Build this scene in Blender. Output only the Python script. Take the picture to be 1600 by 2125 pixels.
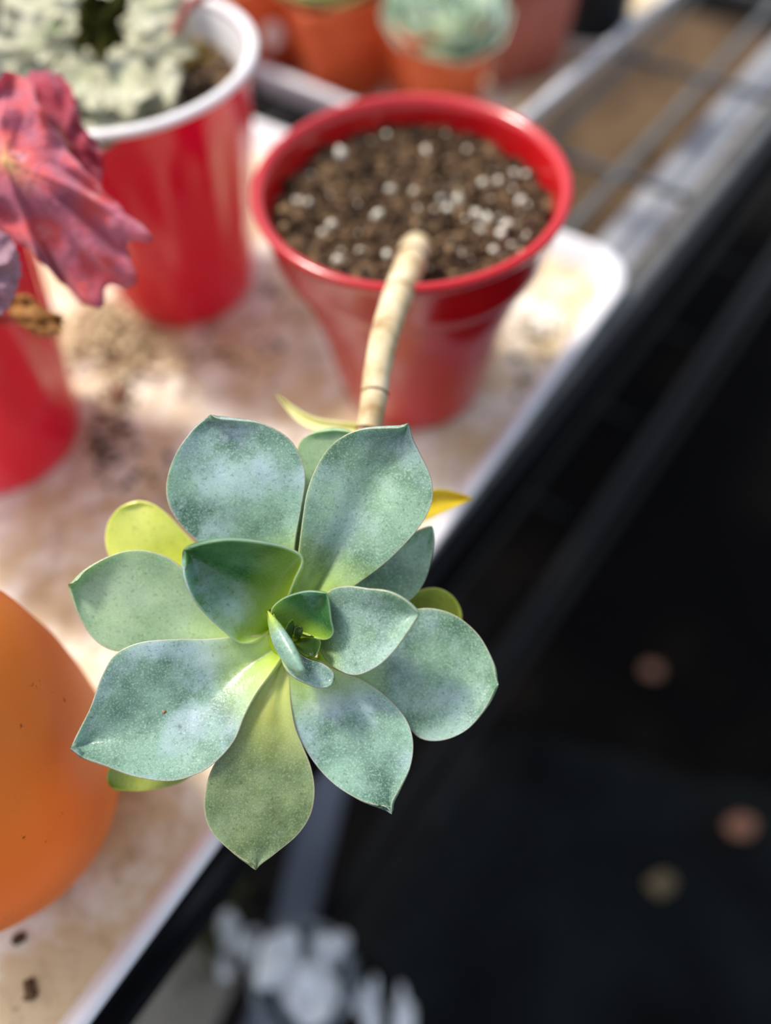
import bpy, bmesh, math, random
from mathutils import Vector, Matrix, noise
for o in list(bpy.data.objects): bpy.data.objects.remove(o)
SC = bpy.context.scene; COL = SC.collection
PI = math.pi

# ------------------------------------------------------------------ camera
F = 1600.0; H = 0.26
p_, r_ = math.radians(57.0), math.radians(-4.0)
FWD = Vector((0, math.cos(p_), -math.sin(p_)))
RT0 = Vector((1, 0, 0)); UP0 = RT0.cross(FWD)
RT = RT0*math.cos(r_) + UP0*math.sin(r_)
UP = UP0*math.cos(r_) - RT0*math.sin(r_)
EYE = Vector((0, 0, H))
cd = bpy.data.cameras.new('camera'); cam = bpy.data.objects.new('camera', cd); COL.objects.link(cam)
cam.matrix_world = Matrix((( RT.x, UP.x, -FWD.x, EYE.x), (RT.y, UP.y, -FWD.y, EYE.y), (RT.z, UP.z, -FWD.z, EYE.z), (0, 0, 0, 1)))
cd.sensor_width = 36; cd.sensor_fit = 'AUTO'; cd.lens = F/2125*36
cd.clip_start = 0.01; cd.clip_end = 50
cd.dof.use_dof = True; cd.dof.focus_distance = 0.179; cd.dof.aperture_fstop = 3.0
SC.camera = cam

# ------------------------------------------------------------------ sky, sun, exposure
W = bpy.data.worlds.new('sky'); SC.world = W; W.use_nodes = True
nt = W.node_tree; bg = nt.nodes['Background']
sk = nt.nodes.new('ShaderNodeTexSky'); sk.sky_type = 'NISHITA'; sk.sun_disc = False
sk.sun_elevation = math.radians(56); sk.sun_rotation = math.radians(-62); sk.air_density = 1.0; sk.dust_density = 2.5
hs = nt.nodes.new('ShaderNodeHueSaturation'); hs.inputs['Saturation'].default_value = .5; nt.links.new(sk.outputs[0], hs.inputs['Color'])
nt.links.new(hs.outputs[0], bg.inputs[0]); bg.inputs[1].default_value = 0.235
sl = bpy.data.lights.new('sun', 'SUN'); sun = bpy.data.objects.new('sun', sl); COL.objects.link(sun)
SUN_DIR = Vector((0.46, -0.40, -0.92))
sun.rotation_euler = SUN_DIR.to_track_quat('-Z', 'Y').to_euler(); sun.location = (-1, .6, 1.5)
sl.energy = 3.7; sl.color = (1.0, 0.93, 0.82); sl.angle = math.radians(9.0)
SC.view_settings.view_transform = 'Standard'; SC.view_settings.look = 'None'
SC.view_settings.gamma = 1; SC.view_settings.use_curve_mapping = False
SC.view_settings.exposure = 0.0

# ------------------------------------------------------------------ helpers
def ray(u, v): return FWD + RT*((u-800)/F) - UP*((v-1062.5)/F)
def dp(u, v, t): return EYE + ray(u, v)*t                 # point at camera depth t
def on(u, v, z):                                          # point on a horizontal plane
    d = ray(u, v); return EYE + d*((z-H)/d.z)
E1 = Vector((.605, .796, 0)).normalized(); E2 = Vector((.796, -.605, 0)).normalized()
def sq(s, q, z=0): return E1*s + E2*q + Vector((0, 0, z))   # shelf frame: s along its front edge, q towards the front

def lin(c):
    f = lambda x: x/12.92 if x <= .04045 else ((x+.055)/1.055)**2.4
    return tuple(f(x/255) for x in c) + (1,)
def tag(o, label=None, cat=None, group=None, kind=None):
    if label: o['label'] = label
    if cat: o['category'] = cat
    if group: o['group'] = group
    if kind: o['kind'] = kind
    return o
def thing(name, loc, label, cat, group=None):
    o = bpy.data.objects.new(name, None); COL.objects.link(o); o.location = loc; o.empty_display_size = .01
    return tag(o, label, cat, group)
def wloc(o):
    v = Vector((0, 0, 0))
    while o: v += o.location; o = o.parent
    return v
def obj(name, verts, faces, m, parent=None, smooth=True, uvs=None, loc=None):
    """one mesh object; verts in world space"""
    off = wloc(parent) if parent else Vector((0, 0, 0))
    if loc is None: loc = Vector((0, 0, 0)) if parent else sum((Vector(v) for v in verts), Vector())/len(verts)
    else: loc = Vector(loc) - off
    me = bpy.data.meshes.new(name)
    me.from_pydata([Vector(v)-off-loc for v in verts], [], faces)
    if uvs:
        lay = me.uv_layers.new(name='uv')
        for lp in me.loops: lay.data[lp.index].uv = uvs[lp.vertex_index]
    if smooth:
        for pl in me.polygons: pl.use_smooth = True
    me.materials.append(m)
    o = bpy.data.objects.new(name, me); COL.objects.link(o); o.location = loc
    if parent: o.parent = parent
    return o
def copy_obj(o, parent, loc, rot=(0, 0, 0), sc=(1, 1, 1)):
    c = o.copy(); COL.objects.link(c); c.parent = parent
    c.location = Vector(loc) - (wloc(parent) if parent else Vector((0, 0, 0))); c.rotation_euler = rot; c.scale = sc
    return c
def lathe(profile, c, n=72, flute=None, closed=False):
    vs, fs = [], []
    for i, (r, z) in enumerate(profile):
        for k in range(n):
            a = 2*PI*k/n; rr = r + (flute(a, z) if flute else 0)
            vs.append(Vector((c[0]+rr*math.cos(a), c[1]+rr*math.sin(a), c[2]+z)))
    m = len(profile)
    for i in range(m-1 if not closed else m):
        j = (i+1) % m
        for k in range(n):
            k2 = (k+1) % n; fs.append((i*n+k, i*n+k2, j*n+k2, j*n+k))
    return vs, fs
def cr(pts, n):
    """Catmull-Rom through pts (tuples), n samples by chord length"""
    P = [Vector(p) for p in pts]; P = [P[0]*2-P[1]] + P + [P[-1]*2-P[-2]]
    dense = []
    for i in range(1, len(P)-2):
        for k in range(12):
            t = k/12; a, b, c, d = P[i-1:i+3]
            dense.append(.5*((2*b)+(c-a)*t+(2*a-5*b+4*c-d)*t*t+(3*b-a-3*c+d)*t**3))
    dense.append(P[-2])
    L = [0]
    for i in range(1, len(dense)): L.append(L[-1]+(dense[i]-dense[i-1]).length)
    out = []; j = 0
    for i in range(n):
        s = L[-1]*i/(n-1)
        while j < len(L)-2 and L[j+1] < s: j += 1
        f = (s-L[j])/max(L[j+1]-L[j], 1e-9); out.append(dense[j].lerp(dense[j+1], min(max(f, 0), 1)))
    return out
def tube(pts, rad, n=12, samples=40, caps=True, wob=0):
    P = cr(pts, samples); R = [rad]*samples if not hasattr(rad, '__len__') else [x.x for x in cr([(r, 0, 0) for r in rad], samples)] if len(rad) > 1 else [rad[0]]*samples
    vs, fs = [], []; up = Vector((0.3, 0.2, 1)).normalized()
    for i, p in enumerate(P):
        t = (P[min(i+1, samples-1)]-P[max(i-1, 0)]).normalized()
        a = t.cross(up).normalized(); b = t.cross(a)
        for k in range(n):
            w = 2*PI*k/n; rr = R[i]*(1+wob*noise.noise(p*400+Vector((w, 0, 0))))
            vs.append(p+(a*math.cos(w)+b*math.sin(w))*rr)
    for i in range(samples-1):
        for k in range(n): fs.append((i*n+k, i*n+(k+1) % n, (i+1)*n+(k+1) % n, (i+1)*n+k))
    if caps: fs.append(tuple(range(n-1, -1, -1))); fs.append(tuple((samples-1)*n+k for k in range(n)))
    return vs, fs
def join(*parts):
    V, Fs = [], []
    for v, f in parts:
        o = len(V); V += list(v); Fs += [tuple(i+o for i in q) for q in f]
    return V, Fs
def box(c, ax, ay, az, bev=0.15):
    """bevelled box: half-axis vectors"""
    bm = bmesh.new(); bmesh.ops.create_cube(bm, size=2)
    m = min(ax.length, ay.length, az.length)*bev
    for v in bm.verts: v.co = c + ax*v.co.x + ay*v.co.y + az*v.co.z
    bmesh.ops.bevel(bm, geom=list(bm.edges), offset=m, segments=2, affect='EDGES')
    bmesh.ops.recalc_face_normals(bm, faces=bm.faces)
    vs = [v.co.copy() for v in bm.verts]; fs = [tuple(v.index for v in f.verts) for f in bm.faces]
    bm.free(); return vs, fs
def lump(c, r, seed, sub=1, amp=.35, flat=(1, 1, 1)):
    bm = bmesh.new(); bmesh.ops.create_icosphere(bm, subdivisions=sub, radius=1)
    vs = []
    for v in bm.verts:
        k = 1+amp*noise.noise(v.co*1.3+Vector((seed*3.7, seed*1.9, seed)))*1.5
        vs.append(Vector(c)+Vector((v.co.x*flat[0], v.co.y*flat[1], v.co.z*flat[2]))*r*k)
    fs = [tuple(v.index for v in f.verts) for f in bm.faces]; bm.free(); return vs, fs

# ------------------------------------------------------------------ materials
def mat(name, rough=.5, spec=.5):
    m = bpy.data.materials.new(name); m.use_nodes = True
    b = m.node_tree.nodes['Principled BSDF']; b.inputs['Roughness'].default_value = rough
    b.inputs['Specular IOR Level'].default_value = spec
    return m, m.node_tree, b
def N(nt, t, **kw):
    n = nt.nodes.new(t)
    for k, v in kw.items():
        if hasattr(n, k): setattr(n, k, v)
        else: n.inputs[k].default_value = v
    return n
def ramp(nt, stops, src):
    n = nt.nodes.new('ShaderNodeValToRGB'); e = n.color_ramp.elements
    while len(e) < len(stops): e.new(.5)
    for i, (p, c) in enumerate(stops): e[i].position = p; e[i].color = lin(c) if len(c) == 3 else c
    nt.links.new(src, n.inputs[0]); return n
def mixc(nt, fac, a, b, mode='MIX'):
    n = nt.nodes.new('ShaderNodeMix'); n.data_type = 'RGBA'; n.blend_type = mode
    for s, v in ((n.inputs[0], fac), (n.inputs[6], a), (n.inputs[7], b)):
        if hasattr(v, 'links') or hasattr(v, 'is_linked'): nt.links.new(v, s)
        elif isinstance(v, (int, float)): s.default_value = v
        else: s.default_value = lin(v)
    return n.outputs[2]
def pos(nt): return nt.nodes.new('ShaderNodeNewGeometry').outputs['Position']
def nz(nt, scale, detail=3, rough=.55, src=None):
    n = N(nt, 'ShaderNodeTexNoise'); n.inputs['Scale'].default_value = scale; n.inputs['Detail'].default_value = detail; n.inputs['Roughness'].default_value = rough
    nt.links.new(src or pos(nt), n.inputs['Vector']); return n.outputs['Fac']
def bump(nt, b, h, st, dist):
    n = N(nt, 'ShaderNodeBump'); n.inputs['Strength'].default_value = st; n.inputs['Distance'].default_value = dist
    nt.links.new(h, n.inputs['Height']); nt.links.new(n.outputs[0], b.inputs['Normal'])
def nmat(name, stops, scale, rough=.5, spec=.4, bst=0, bsc=None, bdist=.001, detail=4, coat=0, metal=0, sss=0):
    m, nt, b = mat(name, rough, spec)
    r = ramp(nt, stops, nz(nt, scale, detail)); nt.links.new(r.outputs[0], b.inputs['Base Color'])
    if bst: bump(nt, b, nz(nt, bsc or scale, 4), bst, bdist)
    b.inputs['Coat Weight'].default_value = coat; b.inputs['Coat Roughness'].default_value = .06; b.inputs['Metallic'].default_value = metal
    if sss:
        b.inputs['Subsurface Weight'].default_value = sss; b.inputs['Subsurface Scale'].default_value = .003; b.inputs['Subsurface Radius'].default_value = (1, .8, .5)
    return m

def leaf_mat(name, deep, pale, powder, base, blen, pw=.55, sss=.25, spk=.5, margin=(196, 176, 160), rough=.42, stain=None, side=False, mw=.480):
    """fleshy glaucous leaf: uv.x runs from base to tip, uv.y across"""
    m, nt, b = mat(name, rough, .5)
    uv = N(nt, 'ShaderNodeUVMap'); uv.uv_map = 'uv'
    sp = N(nt, 'ShaderNodeSeparateXYZ'); nt.links.new(uv.outputs[0], sp.inputs[0])
    c1 = ramp(nt, [(.36, deep), (.64, pale)], nz(nt, 70, 5, .62)).outputs[0]
    pf = ramp(nt, [(.46, (0, 0, 0)), (.72, (255, 255, 255))], nz(nt, 58, 6, .62)).outputs[0]
    pm_ = N(nt, 'ShaderNodeMath', operation='MULTIPLY'); nt.links.new(pf, pm_.inputs[0]); pm_.inputs[1].default_value = pw
    pf = pm_.outputs[0]
    if side:                                    # cupped leaf's shade painted in: bluish powder fades out from one margin
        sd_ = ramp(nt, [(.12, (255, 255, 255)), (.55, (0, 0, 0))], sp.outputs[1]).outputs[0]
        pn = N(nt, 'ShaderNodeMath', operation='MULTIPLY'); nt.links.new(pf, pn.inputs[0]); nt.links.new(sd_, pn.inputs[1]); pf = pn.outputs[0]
    c2 = mixc(nt, pf, c1, powder)
    s1 = ramp(nt, [(.50, (0, 0, 0)), (.72, (255, 255, 255))], nz(nt, 2400, 2)).outputs[0]
    sm_ = N(nt, 'ShaderNodeMath', operation='MULTIPLY'); nt.links.new(s1, sm_.inputs[0]); sm_.inputs[1].default_value = spk
    c3 = mixc(nt, sm_.outputs[0], c2, tuple(min(255, int(x*1.12+28)) for x in pale))
    d1 = ramp(nt, [(.28, (255, 255, 255)), (.42, (0, 0, 0))], nz(nt, 1300, 2)).outputs[0]
    dm = N(nt, 'ShaderNodeMath', operation='MULTIPLY'); nt.links.new(d1, dm.inputs[0]); dm.inputs[1].default_value = .45
    c3 = mixc(nt, dm.outputs[0], c3, tuple(int(x*.72) for x in deep))
    if stain:
        st = ramp(nt, [(.56, (0, 0, 0)), (.66, (255, 255, 255))], nz(nt, 90, 6, .65)).outputs[0]
        sx = N(nt, 'ShaderNodeMath', operation='MULTIPLY'); nt.links.new(st, sx.inputs[0]); sx.inputs[1].default_value = .8
        c3 = mixc(nt, sx.outputs[0], c3, stain)
    bs = ramp(nt, [(0, (255, 255, 255)), (blen*.45, (190, 190, 190)), (blen, (0, 0, 0))], sp.outputs[0]).outputs[0]
    c4 = mixc(nt, bs, c3, base)
    ab = N(nt, 'ShaderNodeMath', operation='SUBTRACT'); nt.links.new(sp.outputs[1], ab.inputs[0]); ab.inputs[1].default_value = .5
    aa = N(nt, 'ShaderNodeMath', operation='ABSOLUTE'); nt.links.new(ab.outputs[0], aa.inputs[0])
    mr = ramp(nt, [(mw, (0, 0, 0)), (.497, (170, 170, 170))], aa.outputs[0]).outputs[0]
    c5 = mixc(nt, mr, c4, margin)
    nt.links.new(c5, b.inputs['Base Color'])
    b.inputs['Subsurface Weight'].default_value = sss; b.inputs['Subsurface Scale'].default_value = .004
    b.inputs['Subsurface Radius'].default_value = (.7, 1.0, .25)
    bump(nt, b, nz(nt, 1700, 3), .35, .0002)
    rr = ramp(nt, [(.35, (95, 95, 95)), (.75, (160, 160, 160))], nz(nt, 90, 4)).outputs[0]
    nt.links.new(rr, b.inputs['Roughness'])
    return m

M = {}
M['leaf'] = leaf_mat('glaucous_leaf', (78, 112, 88), (140, 172, 146), (184, 204, 214), (184, 208, 70), .36, pw=.6)
M['leaf_blue'] = leaf_mat('blue_glaucous_leaf', (74, 106, 90), (134, 168, 150), (190, 208, 226), (190, 214, 64), .36, pw=.8)
M['leaf_green'] = leaf_mat('grey_green_leaf', (116, 150, 112), (160, 188, 146), (186, 204, 184), (180, 202, 100), .36, pw=.4, spk=.3)
M['leaf_olive'] = leaf_mat('olive_leaf', (72, 92, 56), (122, 140, 96), (150, 168, 144), (196, 204, 100), .5, pw=.45, stain=(96, 92, 34), spk=.35)
M['leaf_inner'] = leaf_mat('inner_leaf', (46, 96, 48), (84, 132, 82), (170, 200, 220), (186, 214, 10), .55, pw=1.3, spk=.2, margin=(190, 200, 200), sss=.4, side=True)  # cupped leaves: shaded green and lit pale lip put into the colour
M['leaf_yellow'] = leaf_mat('yellow_leaf', (176, 190, 80), (206, 214, 104), (226, 228, 160), (216, 214, 40), .7, pw=.3, spk=.1, margin=(226, 220, 150), sss=.4)
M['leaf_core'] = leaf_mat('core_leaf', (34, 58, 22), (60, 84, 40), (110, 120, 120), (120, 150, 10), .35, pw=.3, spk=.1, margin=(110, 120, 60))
M['leaf_moss'] = leaf_mat('moss_leaf', (128, 146, 48), (160, 172, 70), (176, 186, 96), (166, 176, 60), .6, pw=.3, spk=.1, margin=(206, 206, 106), sss=.4)
M['crown'] = nmat('crown', [(.3, (140, 170, 10)), (.7, (176, 204, 30))], 200, .5, sss=.5)
M['dead_leaf'] = nmat('dead_leaf', [(.3, (190, 160, 20)), (.7, (224, 196, 40))], 120, .5, sss=.3)
M['pale_leaf'] = nmat('pale_leaf', [(.3, (214, 208, 130)), (.7, (236, 232, 180))], 120, .5, sss=.3)
M['stem'] = nmat('stem', [(.3, (160, 130, 90)), (.5, (206, 186, 146)), (.7, (226, 214, 184))], 110, .6, .3, .4, 700, .0004)
M['scar'] = nmat('scar', [(.3, (84, 54, 34)), (.7, (130, 90, 56))], 500, .7)
M['red_glaze'] = nmat('red_glaze', [(.3, (176, 8, 18)), (.7, (190, 14, 24))], 30, .2, .5, coat=.35)
M['red_plastic'] = nmat('red_plastic', [(.3, (226, 0, 50)), (.7, (236, 6, 58))], 20, .2, .5, coat=.3, sss=.35)
M['white_plastic'] = nmat('white_plastic', [(.3, (226, 222, 222)), (.7, (240, 238, 240))], 60, .35, .5)
M['soil'] = nmat('soil', [(.34, (22, 16, 12)), (.5, (70, 53, 40)), (.7, (146, 118, 88))], 190, .95, .15, 1, 300, .004)
M['crumb'] = nmat('crumb', [(.36, (30, 23, 17)), (.64, (112, 88, 66))], 110, .95, .1)
M['perlite'] = nmat('perlite', [(.3, (206, 198, 178)), (.7, (244, 240, 226))], 400, .8, .2, .5, 900, .0006)
M['bark'] = nmat('bark', [(.3, (112, 88, 62)), (.7, (168, 140, 104))], 400, .9, .1)

# ------------------------------------------------------------------ generic leaf builders
def leaf(parent, m, Lp, Rp, d, cup=0.002, tilt=0., th=.003, nu=44, nv=18, seed=0, name='leaf', label=None, warp=.0005, fold=0., lip=0.):
    """Lp, Rp: the two margins from base to tip; d: distance of base, middle, tip from the lens.  A closed fleshy blade."""
    L = cr([(a, b, 0) for a, b in Lp], nu); R = cr([(a, b, 0) for a, b in Rp], nu)
    top, P = [], []
    for i in range(nu):
        u = i/(nu-1)
        db = d[0]*(1-u)*(1-2*u) + 4*d[1]*u*(1-u) + d[2]*u*(2*u-1)
        prof = min(1, 2.2*math.sin(PI*min(1, u*.94+.06))**.6)
        row = []
        for j in range(nv+1):
            v = math.sin(PI/2*(2*j/nv-1)); p = L[i].lerp(R[i], (v+1)/2)
            dd = db + tilt*v + cup*(1-v*v)*prof - fold*max(0, 1-abs(v)*2.2)*prof - lip*max(0, u-.7)**2*11
            q = dp(p.x, p.y, dd); dd += warp*noise.noise(q*55+Vector((seed*7.3, 0, seed)))
            row.append(dp(p.x, p.y, dd))
        top.append(row)
    vs, uvs, fs = [], [], []
    def nrm(i, j):
        a = top[min(i+1, nu-1)][j]-top[max(i-1, 0)][j]; b = top[i][min(j+1, nv)]-top[i][max(j-1, 0)]
        n = a.cross(b)
        if n.length < 1e-12: return FWD.copy()
        n.normalize(); return n if n.dot(FWD) > 0 else -n
    ring = 2*nv
    for i in range(nu):
        u = i/(nu-1); pr = min(1, max(0, math.sin(PI*min(1, u*.88+.12)))**.5)
        for j in range(nv+1):
            v = math.sin(PI/2*(2*j/nv-1)); n = nrm(i, j)
            vs.append(top[i][j]-n*(.00035*(1-v**8)*pr)); uvs.append((u, (v+1)/2))
        for j in range(nv-1, 0, -1):
            v = math.sin(PI/2*(2*j/nv-1)); n = nrm(i, j)
            vs.append(top[i][j]+n*th*pr*max(0, 1-v*v)**.5); uvs.append((u, (v+1)/2))
    for i in range(nu-1):
        for k in range(ring): fs.append((i*ring+k, i*ring+(k+1) % ring, (i+1)*ring+(k+1) % ring, (i+1)*ring+k))
    fs.append(tuple(range(ring-1, -1, -1))); fs.append(tuple((nu-1)*ring+k for k in range(ring)))
    o = obj(name, vs, fs, m, parent, uvs=uvs)
    if label: o['label'] = label
    return o
def fan(parent, m, ctr, out, dc, do, th=.0009, n=140, nr=14, ripple=.002, wave=.0, nw=23, seed=0, name='leaf', label=None, veins=0., dome=0.):
    """thin lobed blade around a vein centre; ctr and out: points with distances (dc, do) from the lens"""
    pts = [(a, b, (do[k] if hasattr(do, '__len__') else do)*1e4) for k, (a, b) in enumerate(out)]
    O = cr(pts+[pts[0]], n+1)[:-1]
    C = Vector((ctr[0], ctr[1], dc*1e4)); vs, uvs, fs = [], [], []
    for side in (0, 1):
        for r in range(nr+1):
            f = r/nr
            for k in range(n):
                w = 1+wave*math.sin(nw*2*PI*k/n+seed)*f**4+wave*.6*noise.noise(Vector((k*.21, seed, 0)))*f**3
                q = C+(O[k]-C)*(f*w)
                d = q.z/1e4 + ripple*f*noise.noise(Vector((math.cos(2*PI*k/n)*3*f+seed, math.sin(2*PI*k/n)*3*f, seed*2.1)))*1.6 - dome*(1-f*f)
                d += veins*f*abs(math.sin(5.5*2*PI*k/n/2+seed)) + side*th*(1-f**6*.75)
                vs.append(dp(q.x, q.y, d)); uvs.append((f, k/n))
    base = (nr+1)*n
    for r in range(nr):
        for k in range(n):
            k2 = (k+1) % n
            fs.append((r*n+k, r*n+k2, (r+1)*n+k2, (r+1)*n+k)); fs.append((base+r*n+k2, base+r*n+k, base+(r+1)*n+k, base+(r+1)*n+k2))
    for k in range(n): k2 = (k+1) % n; fs.append((nr*n+k, nr*n+k2, base+nr*n+k2, base+nr*n+k))
    o = obj(name, vs, fs, m, parent, uvs=uvs)
    if label: o['label'] = label
    return o

# ================================================================== the setting
M['floor'] = nmat('floor', [(.3, (5, 5, 6)), (.55, (9, 8, 8)), (.8, (26, 20, 15))], 9, .95, .08, .5, 40, .01)  # near-black: the deep shade under the shelf is put into the colour
FZ = -.52
s_ = [sq(-1.2, -1.6, FZ), sq(3.2, -1.6, FZ), sq(3.2, 1.6, FZ), sq(-1.2, 1.6, FZ)]
fl = obj('floor', s_ + [v-Vector((0, 0, .03)) for v in s_], [(0, 3, 2, 1), (4, 5, 6, 7), (0, 1, 5, 4), (1, 2, 6, 5), (2, 3, 7, 6), (3, 0, 4, 7)], M['floor'], smooth=False); tag(fl, 'dusty floor beneath the wire shelving, coloured dark for the shade there', None, kind='structure')

# ------------------------------------------------------------------ wire shelving unit
M['black_coat'] = nmat('black_coat', [(.3, (8, 8, 11)), (.7, (14, 14, 18))], 60, .4, .3)
M['grey_wire'] = nmat('grey_wire', [(.3, (84, 86, 88)), (.7, (112, 114, 114))], 60, .35, .5)
M['white_strip'] = nmat('white_strip', [(.3, (126, 130, 142)), (.7, (176, 178, 182))], 30, .45, .4)
unit = thing('wire_shelving_unit', sq(.6, -.3, FZ), 'black wire shelving unit carrying the white trays of succulents', 'shelf')
S0, S1 = -.22, 1.05; QF, QB = -.085, -.62
G1 = (E1+E2*.038).normalized(); G2 = (E2-E1*.038).normalized()      # the unit stands a little askew to the tray
def gq(s, q, z=0): return G1*s + G2*q + Vector((0, 0, z))
def rod(a, b, r, m, name='wire'):
    v, f = tube([a, a.lerp(b, .5), b], r, 10, 4); return obj(name, v, f, m, unit)
rod(gq(S0, QF, -.0055), gq(S1, QF, -.0055), .0038, M['grey_wire'], 'front_rail')
v, f = box(gq((S0+S1)/2, QF+.0072, -.0195), G1*(S1-S0)/2, G2*.0022, Vector((0, 0, .0145)), .4); obj('rail_face', v, f, M['black_coat'], unit, False)
rod(gq(S0, QF+.0075, -.037), gq(S1, QF+.0075, -.037), .0042, M['black_coat'], 'lower_rail')
rod(gq(S0, QB, -.0055), gq(S1, QB, -.0055), .0034, M['grey_wire'], 'back_rail')
for k in range(-5, 6):
    s = .400+.1205*k
    rod(gq(s, QB, -.0115), gq(s, QF+.006, -.0115), .0023, M['grey_wire'], 'cross_wire')
for k in range(1, 12): rod(gq(S0, QF-.050*k, -.0062), gq(S1, QF-.050*k, -.0062), .0028, M['grey_wire'], 'long_wire')
v, f = box(gq(.66, -.118, -.040), G1*.38, G2*.0115, Vector((0, 0, .004)), .3); o = obj('pale_strip', v, f, M['white_strip'], unit, False); o['label'] = 'pale flat strip below the wires'  # pale strip lying below the wires, added to the unit as a part
for s in (.55, .30, 1.02): rod(gq(s, -.118, -.042), gq(s, QF+.0072, -.036), .003, M['black_coat'], 'strip_bracket')
LZ = -.27
rod(gq(S0, QF+.01, LZ), gq(S1, QF+.01, LZ), .0055, M['black_coat'], 'lower_front_rail')
rod(gq(S0, QF+.02, LZ-.03), gq(S1, QF+.02, LZ-.03), .004, M['black_coat'], 'lower_front_rail')
for k in range(-5, 6): rod(gq(.35+.12*k, QB, LZ-.006), gq(.35+.12*k, QF+.01, LZ-.006), .0026, M['black_coat'], 'lower_cross_wire')
for k in range(1, 12): rod(gq(S0, QF-.046*k, LZ), gq(S1, QF-.046*k, LZ), .0023, M['black_coat'], 'lower_long_wire')
for (s, q) in ((S0, QF), (S1, QF), (S0, QB), (S1, QB)):
    rod(gq(s, q, FZ), gq(s, q, .0), .011, M['black_coat'], 'post')

# ------------------------------------------------------------------ trays
def tray_mat(name, warm):
    m, nt, b = mat(name, .45, .4)
    P = pos(nt)
    c = mixc(nt, ramp(nt, [(.40, (0, 0, 0)), (.54, (255, 255, 255))], nz(nt, 22, 6, .62)).outputs[0], (244, 240, 226), warm)
    d = ramp(nt, [(.51, (0, 0, 0)), (.62, (190, 190, 190))], nz(nt, 48, 6, .7)).outputs[0]
    c = mixc(nt, d, c, (160, 128, 86))
    e = ramp(nt, [(.60, (0, 0, 0)), (.68, (200, 200, 200))], nz(nt, 80, 5, .7)).outputs[0]
    c = mixc(nt, e, c, (84, 66, 52))
    nt.links.new(c, b.inputs['Base Color']); bump(nt, b, nz(nt, 260, 5), .4, .0008)
    return m
M['tray_dirty'] = tray_mat('tray_dirty', (212, 190, 150)); M['tray_rim'] = nmat('tray_rim', [(.3, (214, 214, 220)), (.7, (238, 238, 242))], 40, .3, .5)
def rrect(cx, ex, ey, hx, hy, rc, z, n=9):
    out = []
    for (sx, sy, a0) in ((1, 1, 0), (-1, 1, 90), (-1, -1, 180), (1, -1, 270)):
        for k in range(n):
            a = math.radians(a0+90*k/(n-1))
            out.append(cx + ex*(sx*(hx-rc)+rc*math.cos(a)) + ey*(sy*(hy-rc)+rc*math.sin(a)) + Vector((0, 0, z)))
    return out
def loft(rings, cap=True):
    n = len(rings[0]); vs = [v for r in rings for v in r]; fs = []
    for i in range(len(rings)-1):
        for k in range(n): fs.append((i*n+k, i*n+(k+1) % n, (i+1)*n+(k+1) % n, (i+1)*n+k))
    if cap: fs.append(tuple(range((len(rings)-1)*n, len(rings)*n)))
    return vs, fs
def tray(c, ex, ey, hx, hy, h, label, group, base_z=-.0015):
    t = thing('plant_tray', c + Vector((0, 0, base_z)), label, 'tray', group)
    R = lambda off, z, rc: rrect(c, ex, ey, hx+off, hy+off, rc, z)
    v, f = loft([R(-.010, base_z, .02), R(-.010, base_z, .02), R(-.0092, .0012, .02), R(-.0105, .0014, .019), R(-.03, .0018, .01), R(-.06, .002, .01)]); 
    f.append(tuple(range(36))[::-1]); obj('base', v, f, M['tray_dirty'], t)
    v, f = loft([R(-.0103, .0008, .019), R(-.0068, h*.6, .021), R(-.0052, h-.001, .022), R(-.0040, h, .0225), R(-.001, h, .024), R(0, h-.0012, .025), R(-.0005, h-.003, .025), R(-.004, h*.5, .023), R(-.0085, base_z+.001, .02)], False)
    obj('rim', v, f, M['tray_rim'], t); return t
K = sq(.3145, -.0735); HX, HY = .30, .165
tray(K - E1*HX - E2*HY, E1, E2, HX, HY, .011, 'dirty shallow white tray beneath the glossy red pot', 'white plant trays')
a2 = math.radians(48.5); B1 = Vector((math.cos(a2), math.sin(a2), 0)); B2 = Vector((math.sin(a2), -math.cos(a2), 0))
KB = Vector((.0625, .372, 0)); 
tray(KB + B1*.16 - B2*.16, B1, B2, .16, .16, .021, 'clean white tray behind, holding the square terracotta pots', 'white plant trays', .0)

# ------------------------------------------------------------------ red glazed pot
PC = Vector((.0165, .2378, .003))
pot = thing('plant_pot', PC, 'glossy red pot of perlite soil behind the succulent stem', 'pot')
v, f = lathe([(.0001, 0), (.029, 0), (.0312, .0015), (.0318, .004), (.0385, .045), (.0468, .072), (.0482, .080), (.0462, .080), (.0435, .070), (.030, .004), (.0001, .004)], PC); obj('pot_body', v, f, M['red_glaze'], pot)
v, f = lathe([(.0462, .0735), (.0482, .0722), (.0495, .0738), (.0508, .080), (.0532, .0925), (.0541, .0945), (.0549, .0957), (.0549, .0968), (.0538, .0977), (.0522, .0976), (.0506, .0962), (.0500, .093), (.0488, .082), (.0462, .0735)], PC, 96); o = obj('pot_collar', v, f, M['red_glaze'], pot)
SZ = PC.z+.0865
rnd = random.Random(4)
def soil_top(parent, c, r, z, amp=.0021, m=None, deep=.02, seed=0):
    vs, fs = [], []; n, k = 56, 18
    for i in range(k+1):
        for j in range(n):
            a = 2*PI*j/n; rr = r*i/k; p = Vector((c.x+rr*math.cos(a), c.y+rr*math.sin(a), z))
            p.z += amp*noise.noise(p*160+Vector((seed, 0, 0)))*2+amp*.8*noise.noise(p*420); vs.append(p)
    for j in range(n): a = 2*PI*j/n; vs.append(Vector((c.x+r*.9*math.cos(a), c.y+r*.9*math.sin(a), z-deep)))
    for i in range(k+1):
        for j in range(n): fs.append((i*n+j, i*n+(j+1) % n, (i+1)*n+(j+1) % n, (i+1)*n+j))
    fs.append(tuple((k+1)*n+j for j in range(n-1, -1, -1)))
    return obj('soil', vs, fs, m or M['soil'], parent)
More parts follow.
